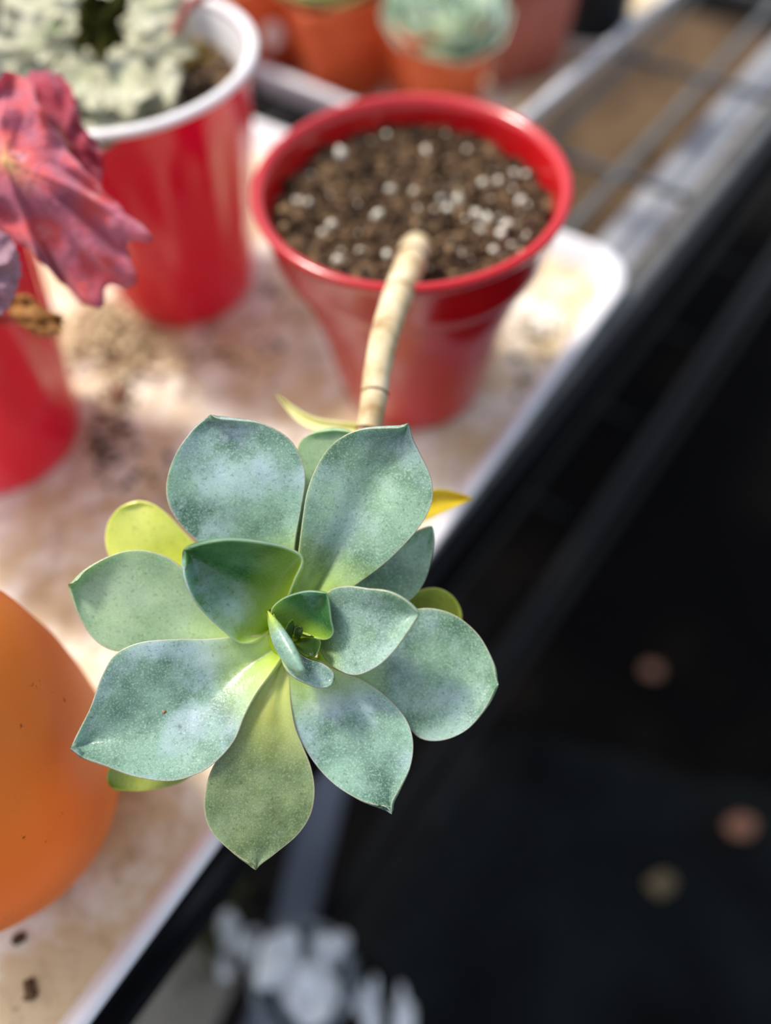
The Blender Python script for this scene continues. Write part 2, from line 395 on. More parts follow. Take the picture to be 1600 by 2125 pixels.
soil = soil_top(pot, PC, .0498, SZ)
def sz(x, y, z=SZ, amp=.0021, seed=0):
    p = Vector((x, y, z)); return z+amp*noise.noise(p*160+Vector((seed, 0, 0)))*2+amp*.8*noise.noise(p*420)
protos = []
def scatter(parent, c, R, n, proto, rmin, rmax, name, zf, rnd, avoid=None, bias=None):
    made = 0
    while made < n:
        a = rnd.random()*2*PI; rr = R*math.sqrt(rnd.random()); x, y = c.x+rr*math.cos(a), c.y+rr*math.sin(a)
        if bias and rnd.random() > bias(x, y): continue
        s = rmin+(rmax-rmin)*rnd.random()**2.2
        o = bpy.data.objects.new(name, rnd.choice(proto)); COL.objects.link(o); o.parent = parent
        o.location = Vector((x, y, zf(x, y)+s*.25)) - wloc(parent)
        o.rotation_euler = (rnd.random()*6, rnd.random()*6, rnd.random()*6); o.scale = (s, s*rnd.uniform(.7, 1), s*rnd.uniform(.6, .95)); made += 1
def lump_mesh(name, m, seed, sub=1, amp=.4):
    v, f = lump((0, 0, 0), 1, seed, sub, amp); me = bpy.data.meshes.new(name); me.from_pydata(v, [], f)
    for p in me.polygons: p.use_smooth = True
    me.materials.append(m); return me
PER = [lump_mesh('perlite', M['perlite'], k) for k in range(5)]; BARK = [lump_mesh('bark_chip', M['bark'], k+9, 1, .6) for k in range(4)]; CRB = [lump_mesh('crumb', M['crumb'], k+20) for k in range(4)]
right = lambda x, y: .35 + .65*(1 if (x > PC.x+.012) else 0)
scatter(soil, PC, .047, 110, PER, .0005, .0017, 'perlite', sz, rnd, bias=right)
scatter(soil, PC, .047, 70, BARK, .0008, .0022, 'bark_chip', sz, rnd)
for (u, w, s) in ((612, 335, .0033), (707, 327, .0036), (785, 452, .0031), (1027, 285, .0026), (990, 452, .0032), (750, 525, .0022), (702, 547, .0026), (1010, 460, .0026), (893, 405, .0024), (888, 318, .0024), (810, 395, .0021), (765, 490, .0022), (1050, 470, .0026), (690, 470, .0022), (950, 420, .0023), (1080, 420, .0024), (1100, 470, .0022), (1040, 490, .0024)):
    p = on(u, w, SZ); o = bpy.data.objects.new('perlite', rnd.choice(PER)); COL.objects.link(o); o.parent = soil; s *= .8; o.location = p+Vector((0, 0, s*.4))-wloc(soil); o.scale = (s, s, s*.8); o.rotation_euler = (rnd.random()*3, 0, rnd.random()*6)
p = on(588, 438, SZ); o = bpy.data.objects.new('bark_chip', BARK[0]); COL.objects.link(o); o.parent = soil; o.location = p+Vector((0, 0, .0006))-wloc(soil); o.scale = (.0042, .003, .0014)
parts = []
for k in range(900):
    a = rnd.random()*2*PI; rr = .0485*math.sqrt(rnd.random()); x, y = PC.x+rr*math.cos(a), PC.y+rr*math.sin(a); s = rnd.uniform(.0004, .0015)
    parts.append(lump((x, y, sz(x, y)+s*.4), s, k, 1 if s > .0009 else 0+1, .4))
v, f = join(*parts); o = obj('soil_crumbs', v, f, M['crumb'], soil); o['kind'] = 'stuff'

# ------------------------------------------------------------------ the succulent
root = thing('succulent', on(868, 505, SZ), 'blue-green rosette succulent on a long bare stem arching over the red pot rim', 'succulent')
d0 = (on(868, 505, SZ-.004)-EYE).dot(FWD)
spts = [dp(866, 512, d0+.003), dp(862, 520, d0-.006), dp(850, 553, d0-.022), dp(828, 608, d0-.034), dp(803, 680, .216), dp(783, 770, .210), dp(773, 850, .206), dp(750, 960, .203), dp(700, 1100, .199), dp(640, 1240, .195), dp(618, 1300, .191)]
v, f = tube(spts, [.0056, .0055, .0047, .0041, .0036, .0033, .0030, .0030, .0032, .0036, .0034], 20, 90, wob=.05); obj('stem', v, f, M['stem'], root)
SP = cr(spts, 90)
for k, t in enumerate((14, 27, 40, 52, 58)):
    c = SP[t]; tg = (SP[t+1]-SP[t-1]).normalized(); a = tg.cross(Vector((0, 0, 1))).normalized(); b = tg.cross(a); r = (.0050, .0041, .0035, .0032, .0031)[k]
    pts = [c+(a*math.cos(2*PI*i/14)+b*math.sin(2*PI*i/14))*r*1.0 for i in range(15)]
    v, f = tube(pts, .0006, 6, 29, False); obj('leaf_scar', v, f, M['scar'], root)

# leaves from the outermost (lowest) ring to the heart: margins base -> tip
LEAF = [
 # C behind A and B
 ('leaf_green', [(590, 1260), (600, 1150), (610, 1060), (613, 990), (617, 930), (640, 903), (692, 893)], [(650, 1250), (705, 1130), (750, 1040), (770, 980), (760, 925), (735, 900), (692, 893)], (.191, .190, .190), .0015, 0, .003, {}),
 # D right, behind B
 ('leaf', [(640, 1285), (740, 1200), (815, 1138), (862, 1106), (897, 1092)], [(655, 1310), (740, 1288), (800, 1272), (850, 1246), (880, 1207), (894, 1160), (899, 1122), (897, 1092)], (.191, .191, .190), .0015, .0005, .003, {}),
 # D2 olive at right
 ('leaf_moss', [(680, 1310), (780, 1265), (850, 1233), (900, 1220), (935, 1234), (953, 1262), (956, 1290)], [(690, 1345), (790, 1345), (870, 1335), (930, 1315), (956, 1290)], (.195, .197, .197), .0012, 0, .003, {}),
 # Y yellow upper left
 ('leaf_yellow', [(520, 1290), (400, 1240), (300, 1200), (238, 1170), (219, 1130), (224, 1085), (248, 1055), (290, 1041)], [(560, 1260), (470, 1200), (425, 1150), (385, 1108), (350, 1070), (322, 1050), (290, 1041)], (.196, .199, .200), .0012, 0, .003, {}),
 # G2 under G
 ('leaf_moss', [(500, 1420), (400, 1490), (290, 1545), (240, 1580), (222, 1608), (232, 1635)], [(520, 1480), (450, 1560), (400, 1608), (360, 1630), (300, 1641), (260, 1640), (232, 1635)], (.193, .193, .192), .0010, 0, .003, {}),
 # F left
 ('leaf_green', [(540, 1300), (450, 1232), (388, 1188), (345, 1156), (290, 1142), (240, 1150), (186, 1178), (155, 1208), (141, 1212)], [(550, 1345), (450, 1330), (360, 1328), (295, 1338), (243, 1352), (196, 1328), (165, 1278), (150, 1232), (141, 1212)], (.190, .188, .184), .0022, .0010, .0036, {}),
 # K right
 ('leaf', [(660, 1330), (740, 1300), (800, 1284), (846, 1268), (893, 1262), (945, 1277), (992, 1317), (1020, 1370), (1027, 1406), (1035, 1420)], [(660, 1370), (730, 1402), (790, 1440), (832, 1485), (868, 1530), (915, 1537), (965, 1517), (1000, 1478), (1025, 1432), (1035, 1420)], (.188, .186, .183), .0020, -.0006, .0036, {}),
 # A top left
 ('leaf_blue', [(572, 1285), (490, 1205), (422, 1135), (375, 1090), (349, 1045), (346, 998), (364, 943), (398, 896), (424, 872), (437, 860)], [(604, 1275), (606, 1200), (611, 1128), (624, 1058), (633, 1000), (627, 955), (600, 910), (545, 880), (490, 873), (452, 869), (437, 860)], (.188, .184, .181), .0022, -.0012, .0038, {}),
 # B top right
 ('leaf', [(603, 1280), (610, 1220), (620, 1150), (629, 1075), (639, 1015), (663, 957), (697, 916), (745, 893), (800, 889), (832, 888), (847, 878)], [(640, 1285), (732, 1218), (795, 1172), (845, 1124), (881, 1078), (898, 1033), (893, 990), (872, 948), (856, 918), (850, 898), (847, 878)], (.187, .182, .179), .0024, .0010, .0038, {'fold': -.0022}),
 # I lower right
 ('leaf_blue', [(590, 1360), (598, 1405), (603, 1455), (616, 1520), (650, 1580), (692, 1626), (742, 1657), (784, 1670), (804, 1677), (813, 1690)], [(650, 1370), (705, 1394), (755, 1414), (803, 1448), (842, 1492), (857, 1540), (851, 1590), (830, 1632), (814, 1660), (811, 1674), (813, 1690)], (.187, .183, .180), .0020, 0, .0036, {'fold': .0012}),
 # G lower left
 ('leaf_blue', [(590, 1318), (545, 1319), (500, 1321), (430, 1327), (360, 1327), (292, 1333), (240, 1357), (212, 1402), (190, 1465), (168, 1512), (152, 1543), (145, 1553)], [(590, 1352), (562, 1395), (530, 1440), (506, 1486), (484, 1540), (440, 1588), (400, 1610), (350, 1621), (280, 1611), (215, 1586), (165, 1568), (152, 1557), (145, 1553)], (.186, .180, .176), .0026, -.0016, .0038, {'fold': -.0012}),
 # H bottom
 ('leaf_olive', [(582, 1358), (560, 1396), (530, 1442), (505, 1488), (478, 1545), (442, 1590), (426, 1640), (424, 1685), (440, 1728), (480, 1766), (518, 1791), (531, 1806)], [(596, 1368), (600, 1410), (603, 1460), (612, 1510), (628, 1550), (645, 1592), (653, 1640), (645, 1690), (618, 1732), (575, 1768), (541, 1793), (531, 1806)], (.186, .181, .179), .0010, .0004, .0040, {'fold': .0008}),
 # M right inner
 ('leaf', [(628, 1312), (655, 1272), (682, 1228), (720, 1217), (762, 1222), (806, 1228), (842, 1247), (869, 1272)], [(632, 1330), (665, 1350), (690, 1382), (735, 1401), (780, 1384), (815, 1352), (842, 1314), (869, 1272)], (.183, .174, .168), .0030, .0006, .0028, {'lip': -.002}),
 # E left inner
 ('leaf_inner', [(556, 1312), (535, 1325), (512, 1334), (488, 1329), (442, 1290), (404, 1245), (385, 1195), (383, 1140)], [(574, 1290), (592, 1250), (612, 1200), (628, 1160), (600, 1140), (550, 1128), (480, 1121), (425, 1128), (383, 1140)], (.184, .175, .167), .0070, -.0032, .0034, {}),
 # N hood
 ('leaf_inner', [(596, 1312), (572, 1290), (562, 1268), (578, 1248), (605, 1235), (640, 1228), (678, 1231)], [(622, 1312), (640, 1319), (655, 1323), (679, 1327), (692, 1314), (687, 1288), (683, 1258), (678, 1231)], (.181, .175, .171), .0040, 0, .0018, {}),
 # heart
 ('leaf_core', [(594, 1330), (591, 1312), (597, 1296), (608, 1284)], [(602, 1332), (608, 1318), (611, 1300), (608, 1284)], (.182, .178, .175), .0004, .0008, .0006, {}),
 ('leaf_core', [(610, 1330), (609, 1312), (613, 1300), (627, 1302)], [(620, 1328), (624, 1322), (628, 1312), (627, 1302)], (.182, .178, .1765), .0006, 0, .0006, {}),
 ('leaf_core', [(606, 1326), (616, 1344), (632, 1358), (652, 1363)], [(622, 1322), (645, 1323), (665, 1330), (661, 1350), (652, 1363)], (.182, .177, .1745), .0012, 0, .0008, {}),
 # J folded small leaf in front
 ('leaf_blue', [(590, 1340), (590, 1375), (603, 1398), (628, 1414), (656, 1425), (680, 1424), (691, 1410)], [(600, 1335), (616, 1352), (636, 1366), (660, 1374), (680, 1386), (690, 1398), (691, 1410)], (.1790, .1755, .1745), .0012, .0004, .0022, {}),
 ('leaf_blue', [(555, 1268), (557, 1300), (566, 1336), (582, 1366), (602, 1390), (620, 1402), (633, 1396)], [(558, 1268), (582, 1294), (603, 1324), (619, 1354), (628, 1376), (633, 1388), (633, 1396)], (.180, .1735, .1700), -.0022, -.0012, .0016, {}),
]
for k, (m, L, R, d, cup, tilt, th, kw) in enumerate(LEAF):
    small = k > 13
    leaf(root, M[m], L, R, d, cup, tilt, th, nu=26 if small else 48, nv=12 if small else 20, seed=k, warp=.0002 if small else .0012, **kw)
v, f = lump(dp(610, 1322, .1875), .0062, 2, 3, .12); obj('crown', v, f, M['crown'], root)
v, f = lump(dp(340, 1478, .1795), .0005, 2, 2, .4); obj('grit_speck', v, f, M['bark'], root)
o = leaf(root, M['dead_leaf'], [(800, 1090), (850, 1040), (900, 1016), (940, 1020), (982, 1033)], [(815, 1110), (870, 1085), (910, 1068), (945, 1052), (982, 1033)], (.203, .207, .212), .002, 0, .0008, 24, 10, name='withered_leaf', label='withered yellow leaf')
o = leaf(root, M['pale_leaf'], [(762, 880), (720, 876), (660, 868), (620, 850), (570, 815)], [(762, 905), (715, 902), (655, 893), (612, 870), (570, 815)], (.206, .209, .211), .002, 0, .0008, 24, 10, name='withered_leaf', label='thin pale yellow leaf on the stem')

# ------------------------------------------------------------------ red cups
def cup(c, label, rb, rt, h, fl=True):
    t = thing('plastic_cup', c, label, 'cup', 'red plastic cups')
    def flute(a, z):
        w = max(0, min(1, (z-.028)/.02))*max(0, min(1, (h-.012-z)/.012)); return .0009*w*math.cos(a*15)
    R = lambda z: rb+(rt-rb)*z/h
    pr = [(.0001, .002), (rb-.004, .002), (rb-.003, 0), (rb-.0008, 0), (rb, .002)] + [(R(h*k/26), h*k/26) for k in range(1, 26)] + [(rt-.0003, h-.002)]
    v, f = lathe(pr, c, 144, flute if fl else None); obj('cup_wall', v, f, M['red_plastic'], t)
    v, f = lathe([(.0001, .004)]+[(R(h*k/10)-.0018, h*k/10+.003) for k in range(0, 10)]+[(rt-.0012, h-.001)], c, 72); obj('lining', v, f, M['white_plastic'], t)
    v, f = lathe([(rt+.0015+.0024*math.cos(2*PI*k/12), h+.0018*math.sin(2*PI*k/12)) for k in range(12)], c, 96, closed=True); obj('rolled_rim', v, f, M['white_plastic'], t)
    s = soil_top(t, c, R(h*.86)-.002, c.z+h*.86, .002, seed=c.x*50, deep=.03)
    scatter(s, c, R(h*.86)*.9, 30, PER, .0006, .0022, 'perlite', lambda x, y: sz(x, y, c.z+h*.86, .002, c.x*50), rnd)
    return t, s
ucup, usoil = cup(Vector((-.0905, .313, .0023)), 'tall red cup with a thick white rim and silvery plant, behind', .033, .0505, .108)
lcup, lsoil = cup(Vector((-.163, .221, .0023)), 'red cup at the left edge, below the crimson leaves', .033, .0505, .108)

# ------------------------------------------------------------------ orange pot
def amber():
    m, nt, b = mat('amber_plastic', .42, .6)
    c = ramp(nt, [(.3, (240, 158, 56)), (.7, (246, 182, 96))], nz(nt, 18, 3)).outputs[0]
    d = ramp(nt, [(.66, (0, 0, 0)), (.72, (230, 230, 230))], nz(nt, 210, 4, .7)).outputs[0]
    c = mixc(nt, d, c, (110, 62, 34))
    nt.links.new(c, b.inputs['Base Color'])
    tr = N(nt, 'ShaderNodeBsdfTranslucent'); nt.links.new(c, tr.inputs[0])
    mx = N(nt, 'ShaderNodeMixShader'); mx.inputs[0].default_value = .5
    nt.links.new(b.outputs[0], mx.inputs[1]); nt.links.new(tr.outputs[0], mx.inputs[2]); nt.links.new(mx.outputs[0], nt.nodes['Material Output'].inputs[0])
    return m
M['amber'] = amber()
OC = Vector((-.1256, .0621, .002)); opot = thing('plastic_bottle', OC, 'frosted round-shouldered orange plastic vessel in the left foreground, flecked with dirt', 'bottle')
v, f = lathe([(.0001, .003), (.024, .003), (.027, 0), (.0295, .0008), (.0325, .004), (.0355, .010), (.0385, .020), (.0425, .035), (.0438, .050), (.0444, .065), (.0435, .082), (.038, .100), (.030, .112), (.0245, .119), (.0245, .130), (.0258, .131), (.0258, .133), (.0240, .1335), (.0228, .131), (.0228, .119), (.028, .111), (.036, .099), (.0415, .082), (.0424, .065), (.0418, .050), (.0405, .036), (.0365, .021), (.0335, .011), (.028, .005), (.0001, .0045)], OC); obj('bottle_wall', v, f, M['amber'], opot)

# ------------------------------------------------------------------ crimson plant in the left cup
def fuzzy(name, stops, rough=.65):
    m, nt, b = mat(name, rough, .35)
    uv = N(nt, 'ShaderNodeUVMap'); uv.uv_map = 'uv'; sp = N(nt, 'ShaderNodeSeparateXYZ'); nt.links.new(uv.outputs[0], sp.inputs[0])
    c = ramp(nt, stops, nz(nt, 60, 5, .6)).outputs[0]
    g = ramp(nt, [(0, (255, 255, 255)), (.14, (120, 120, 120)), (.3, (0, 0, 0))], sp.outputs[0]).outputs[0]
    c = mixc(nt, g, c, (236, 190, 120)); nt.links.new(c, b.inputs['Base Color'])
    b.inputs['Sheen Weight'].default_value = .7; b.inputs['Sheen Roughness'].default_value = .4; b.inputs['Sheen Tint'].default_value = lin((240, 200, 215))
    b.inputs['Subsurface Weight'].default_value = .2; b.inputs['Subsurface Scale'].default_value = .002; b.inputs['Subsurface Radius'].default_value = (1, .3, .3)
    bump(nt, b, nz(nt, 260, 5, .65), .8, .0022); return m
M['crimson'] = fuzzy('crimson_leaf', [(.3, (116, 42, 62)), (.46, (176, 92, 114)), (.6, (206, 76, 76)), (.72, (222, 156, 164))])
M['crimson_dark'] = fuzzy('dark_crimson_leaf', [(.3, (130, 14, 44)), (.7, (176, 40, 66))])
M['mauve'] = fuzzy('mauve_leaf', [(.3, (120, 80, 100)), (.7, (176, 140, 150))])
M['dry'] = nmat('dry_leaf', [(.3, (120, 76, 28)), (.7, (170, 120, 60))], 120, .7)
M['petiole'] = nmat('petiole', [(.3, (150, 60, 60)), (.7, (186, 100, 90))], 100, .5)
cr_root = thing('begonia', Vector((-.163, .221, .1)), 'crimson plant with wavy fuzzy leaves in the left red cup', 'plant')
fan(cr_root, M['crimson_dark'], (130, 300), [(45, 160), (85, 145), (130, 160), (158, 205), (172, 260), (205, 300), (214, 350), (200, 400), (150, 420), (90, 400), (60, 300)], .228, .232, ripple=.003, wave=.02, seed=3, veins=.002)
fan(cr_root, M['crimson'], (8, 330), [(10, 150), (60, 165), (90, 235), (128, 285), (150, 325), (200, 375), (255, 435), (318, 492), (262, 510), (280, 560), (272, 605), (232, 590), (205, 640), (165, 625), (100, 560), (50, 510), (-20, 470), (-70, 400), (-60, 300), (-30, 200)], .214, [.222, .222, .221, .22, .219, .219, .219, .222, .223, .225, .227, .227, .229, .228, .225, .222, .22, .22, .22, .222], ripple=.0055, wave=.02, seed=1, veins=.0014, dome=.001)
fan(cr_root, M['mauve'], (-30, 560), [(-60, 470), (0, 478), (32, 510), (44, 560), (32, 610), (8, 650), (-40, 660), (-90, 600), (-90, 520)], .206, .210, ripple=.003, wave=.02, seed=5, veins=.002)
fan(cr_root, M['dry'], (70, 655), [(25, 612), (60, 612), (90, 640), (130, 655), (125, 690), (90, 700), (50, 680), (20, 650)], .232, .234, ripple=.003, wave=.05, seed=7, name='dried_leaf', label='brown dried leaf')
for (u, w, d) in ((8, 335, .2165), (-30, 562, .209), (120, 305, .231), (70, 655, .234)):
    a = dp(u, w, d); b = Vector((-.163+.01*math.sin(u), .221, .093)); v, f = tube([a, a.lerp(b, .5)-Vector((0, 0, .012)), b], [.0012, .0014, .0018], 8, 16); obj('leaf_stalk', v, f, M['petiole'], cr_root)

# ------------------------------------------------------------------ silvery plant in the tall cup
def silver():
    m, nt, b = mat('silver_leaf', .6, .3)
    uv = N(nt, 'ShaderNodeUVMap'); uv.uv_map = 'uv'; sp = N(nt, 'ShaderNodeSeparateXYZ'); nt.links.new(uv.outputs[0], sp.inputs[0])
    c = ramp(nt, [(.3, (138, 134, 106)), (.52, (182, 180, 152)), (.75, (212, 210, 190))], nz(nt, 70, 5, .6)).outputs[0]
    g = ramp(nt, [(0, (255, 255, 255)), (.3, (200, 200, 200)), (.5, (0, 0, 0))], sp.outputs[0]).outputs[0]
    c = mixc(nt, g, c, (172, 176, 140)); nt.links.new(c, b.inputs['Base Color']); bump(nt, b, nz(nt, 400, 4), .5, .001); return m
M['silver'] = silver(); M['dark_olive'] = nmat('dark_olive_leaf', [(.3, (30, 32, 8)), (.7, (54, 54, 18))], 90, .95, .05)
M['gold_grit'] = nmat('gold_grit', [(.3, (178, 140, 60)), (.7, (220, 186, 100))], 500, .9)
M['green_bit'] = nmat('green_bit', [(.3, (80, 130, 50)), (.7, (120, 160, 70))], 200, .6)
UC = Vector((-.0905, .313, .095)); sv = thing('scalloped_plant', UC, 'silvery grey plant with scalloped leaves in the tall red cup', 'plant')
def lobed(u, w, ang, ln, wd, d, dt, m, seed, name='leaf', label=None):
    """a scalloped spoon leaf from (u, w) outwards"""
    ca, sa = math.cos(math.radians(ang)), math.sin(math.radians(ang)); out = []
    n = 13
    for k in range(n):
        t = k/(n-1); a = -PI*.92+2*PI*.92*t; rr = (1+.10*math.cos(k*PI)); x = ln*(.55-.5*math.cos(a+PI)*rr*-1*-1); 
        x = ln*.52+ln*.5*math.cos(a)*rr; y = wd*.5*math.sin(a)*rr*(.45+.55*min(1, (x/ln)*1.4))
        out.append((u+ca*x-sa*y, w+sa*x+ca*y))
    dd = [d+(dt-d)*min(1, math.hypot(a-u, b-w)/ln) for a, b in out]
    cx, cy = u+ca*ln*.5, w+sa*ln*.5
    return fan(sv, m, (cx, cy), out, (d+dt)/2-.001, dd, n=90, nr=8, ripple=.003, wave=.05, nw=9, seed=seed, name=name, label=label)
for k, (ang, ln, wd, d2) in enumerate(((92, 225, 190, .268), (48, 200, 170, .276), (138, 210, 170, .272), (8, 180, 150, .30), (-32, 200, 150, .315), (-75, 170, 160, .33), (-120, 190, 160, .33), (-160, 220, 160, .31), (176, 240, 160, .292), (70, 165, 150, .268), (118, 165, 150, .268), (25, 150, 120, .288), (-140, 120, 120, .29), (160, 140, 120, .278))):
    lobed(215, 78, ang, ln, wd, .296 - .006*(k > 8), d2, M['silver'], k+2)
o = fan(sv, M['dark_olive'], (212, 50), [(158, 18), (182, -18), (222, -6), (256, -22), (268, 22), (246, 48), (262, 88), (228, 104), (212, 134), (184, 102), (150, 98), (160, 60)], .272, [.270, .272, .276, .274, .276, .280, .278, .276, .274, .280, .278, .276], n=96, nr=8, ripple=.004, wave=.06, seed=4, name='dark_leaf', label='dark olive young leaf at the centre')
o = fan(sv, M['green_bit'], (108, 78), [(85, 65), (110, 55), (140, 70), (145, 82), (110, 88), (90, 92)], .284, .285, n=40, nr=4, ripple=.001, wave=.02, name='young_leaf', label='small bright green leaf')
a, b = dp(352, 95, .302), dp(440, -20, .29); v, f = tube([a, a.lerp(b, .5)+Vector((0, 0, .004)), b], .0016, 10, 16); obj('flower_stalk', v, f, M['petiole'], sv)
for u, w in ((225, 85),): a = dp(u, w, .296); v, f = tube([a, a-Vector((0, 0, .004)), Vector((a.x, a.y, .0935))], .004, 10, 8); obj('stem', v, f, M['petiole'], sv)
parts = []
for k in range(70):
    u, w = 420+rnd.gauss(0, 24), 80+rnd.gauss(0, 26); w -= (u-420)*.6
    p = on(u, w, .0965); parts.append(lump(p, rnd.uniform(.0008, .0016), k, 1))
v, f = join(*parts); o = obj('gold_grit', v, f, M['gold_grit']); tag(o, 'golden grit on the soil beside the silvery plant', 'grit', kind='stuff')

# ------------------------------------------------------------------ square terracotta pots on the back tray
M['terracotta'] = nmat('terracotta', [(.3, (206, 92, 48)), (.7, (222, 110, 64))], 40, .5, .4)
M['terracotta_pink'] = nmat('terracotta_pink', [(.3, (178, 100, 84)), (.7, (194, 118, 102))], 40, .5, .4)
def square_pot(c, ang, h, wb, wt, m, label, zb=.004):
    t = thing('square_pot', Vector((c.x, c.y, zb)), label, 'pot', 'square terracotta pots')
    ca = math.radians(ang); ex = Vector((math.cos(ca), math.sin(ca), 0)); ey = Vector((-ex.y, ex.x, 0)); C = Vector((c.x, c.y, 0))
    R = lambda w, z, rc=.004: rrect(C, ex, ey, w/2, w/2, rc, z)
    v, f = loft([R(wb*.7, zb), R(wb, zb), R(wt-.004, zb+h*.84), R(wt-.004, zb+h*.85)], False); f.append(tuple(range(36))[::-1])
    obj('pot_wall', v, f, m, t)
    v, f = loft([R(wt-.004, zb+h*.82), R(wt-.001, zb+h*.82), R(wt, zb+h*.985), R(wt-.0008, zb+h), R(wt-.003, zb+h), R(wt-.005, zb+h*.8)], False); obj('pot_rim', v, f, m, t)
    v, f = loft([R(wt-.0062, zb+h*.80), R(wt-.0055, zb+h*.87)]); obj('soil', v, f, M['soil'], t)
    return t
p1 = on(690, 212, .0035) + B1*.026 - B2*.004; SQ = 48.5
SP_ = .0655
pA = Vector((.0035, .468, 0)) + (B1*.0 - B2*.0); 
pots = [(pA+Vector((-.012, .018, 0)), 20, .055, .043, .056, 'terracotta', 'square terracotta pot in front, right under the left echeveria'),
        (Vector((-.062, .512, 0)), 20, .055, .043, .056, 'terracotta', 'square terracotta pot with a white sticker, behind the tall cup'),
        (Vector((.046, .462, 0)), 20, .050, .043, .056, 'terracotta', 'square terracotta pot below the round echeveria'),
        (Vector((.099, .494, 0)), 20, .062, .043, .056, 'terracotta_pink', 'pinkish terracotta pot at the right of the round echeveria')]
PT = [square_pot(c, a, h, wb, wt, M[m], lb) for c, a, h, wb, wt, m, lb in pots]
M['sticker'] = nmat('sticker', [(.3, (228, 226, 224)), (.7, (244, 242, 240))], 40, .4)

M['ech'] = leaf_mat('echeveria_leaf', (130, 160, 142), (204, 220, 190), (178, 198, 214), (176, 192, 190), .5, pw=.5, spk=.1, margin=(232, 242, 208), mw=.36)
M['ech2'] = leaf_mat('yellow_echeveria_leaf', (166, 176, 110), (196, 200, 140), (206, 206, 170), (170, 180, 120), .5, pw=.5, spk=.1, margin=(236, 226, 170), mw=.38)
def echeveria(c, R, m, label, seed, axis):
    t = thing('echeveria', c, label, 'succulent'); rn = random.Random(seed); ax = axis.normalized(); a0 = ax.cross(Vector((0, 1, 0))).normalized(); b0 = ax.cross(a0)
    v, f = tube([c-Vector((0, 0, .012)), c-Vector((0, 0, .004)), c+ax*.004], .004, 10, 8); obj('stem', v, f, M['petiole'], t)
    for k in range(34):
        fr = 1-k/34; phi = k*2.39996; ln = R*(.28+.72*fr**.8); el = math.radians(84-62*fr**.8); wd = ln*.60
        rd = a0*math.cos(phi)+b0*math.sin(phi); dr = rd*math.cos(el)+ax*math.sin(el); sd = ax.cross(rd).normalized(); nn = sd.cross(dr).normalized()
        if nn.dot(ax) < 0: nn = -nn
        vs, fs, uv = [], [], []; nu, nv = 12, 8
        b = c+rd*.003*fr+ax*(.010*(1-fr))
        for i in range(nu):
            u = i/(nu-1); w = wd*(.35+.65*math.sin(min(1, u*1.25)*PI/2))*(1-max(0, (u-.68)/.32)**2.2)+.0002
            for j in range(nv):
                q = 2*PI*j/nv; x = math.cos(q); y = math.sin(q)
                vs.append(b+dr*(ln*u)+nn*(ln*.22*u*u)+sd*(w*x*1.0)+nn*((.0022*y*(1-u**4)) + .34*w*x*x)); uv.append((u, (x+1)/2))
        for i in range(nu-1):
            for j in range(nv): fs.append((i*nv+j, i*nv+(j+1) % nv, (i+1)*nv+(j+1) % nv, (i+1)*nv+j))
        fs.append(tuple(range(nv))[::-1]); fs.append(tuple((nu-1)*nv+j for j in range(nv)))
        obj('leaf', vs, fs, m, t, uvs=uv)
    return t
echeveria(dp(925, 98, .437), .040, M['ech'], 'round pale blue-green echeveria right behind the red pot', 3, Vector((0, -.35, 1)))
echeveria(dp(680, -5, .445), .040, M['ech2'], 'yellowish echeveria at the top edge, left of the round one', 5, Vector((0, -.3, 1)))
# sticker on the second pot: a part of that pot
c = on(565, 95, .035); 
def disc(c, n, r, th, m, name, parent, sx=1, sy=1):
    n = n.normalized(); a = n.cross(Vector((0, 0, 1))).normalized(); b = n.cross(a); vs = []
    for s in (0, 1):
        for k in range(24): vs.append(c+n*(th*s)+(a*math.cos(2*PI*k/24)*sx+b*math.sin(2*PI*k/24)*sy)*r)
    fs = [tuple(range(23, -1, -1)), tuple(range(24, 48))]+[(k, (k+1) % 24, 24+(k+1) % 24, 24+k) for k in range(24)]
    return obj(name, vs, fs, m, parent, False)
ca = math.radians(20); fn = Vector((math.sin(ca), -math.cos(ca), -.10)).normalized()
c1 = Vector((pots[1][0].x, pots[1][0].y, .035)) + fn*.0255; disc(c1+Vector((.006, .002, 0)), fn, .0075, .0006, M['sticker'], 'sticker', PT[1], .9, 1.1)

# black pot at the back
M['black_pot'] = nmat('black_pot', [(.3, (14, 16, 18)), (.7, (30, 34, 38))], 40, .4)
BC = Vector((.152, .521, .003)); bp = thing('nursery_pot', BC, 'black round nursery pot standing in a white saucer', 'pot')
v, f = lathe([(.0001, .002), (.018, .002), (.020, 0), (.0215, .002), (.027, .055), (.0285, .056), (.0285, .064), (.027, .065), (.0255, .06), (.020, .008), (.0001, .006)], BC+Vector((0, 0, .003)), 48); obj('pot_wall', v, f, M['black_pot'], bp)
soil_top(bp, BC, .0245, BC.z+.055, .001, deep=.01)
v, f = lathe([(.0001, 0), (.024, 0), (.027, .001), (.030, .012), (.0308, .0125), (.0312, .0115), (.0285, .002), (.0285, .0028), (.0001, .0025)], BC, 48)
v, f = lathe([(.0001, 0), (.026, 0), (.0285, .010), (.0292, .0108), (.0286, .0112), (.0262, .0025), (.0001, .0022)], BC, 48); o = obj('saucer', v, f, M['white_plastic']); tag(o, 'white saucer under the black pot on the back tray', 'saucer')

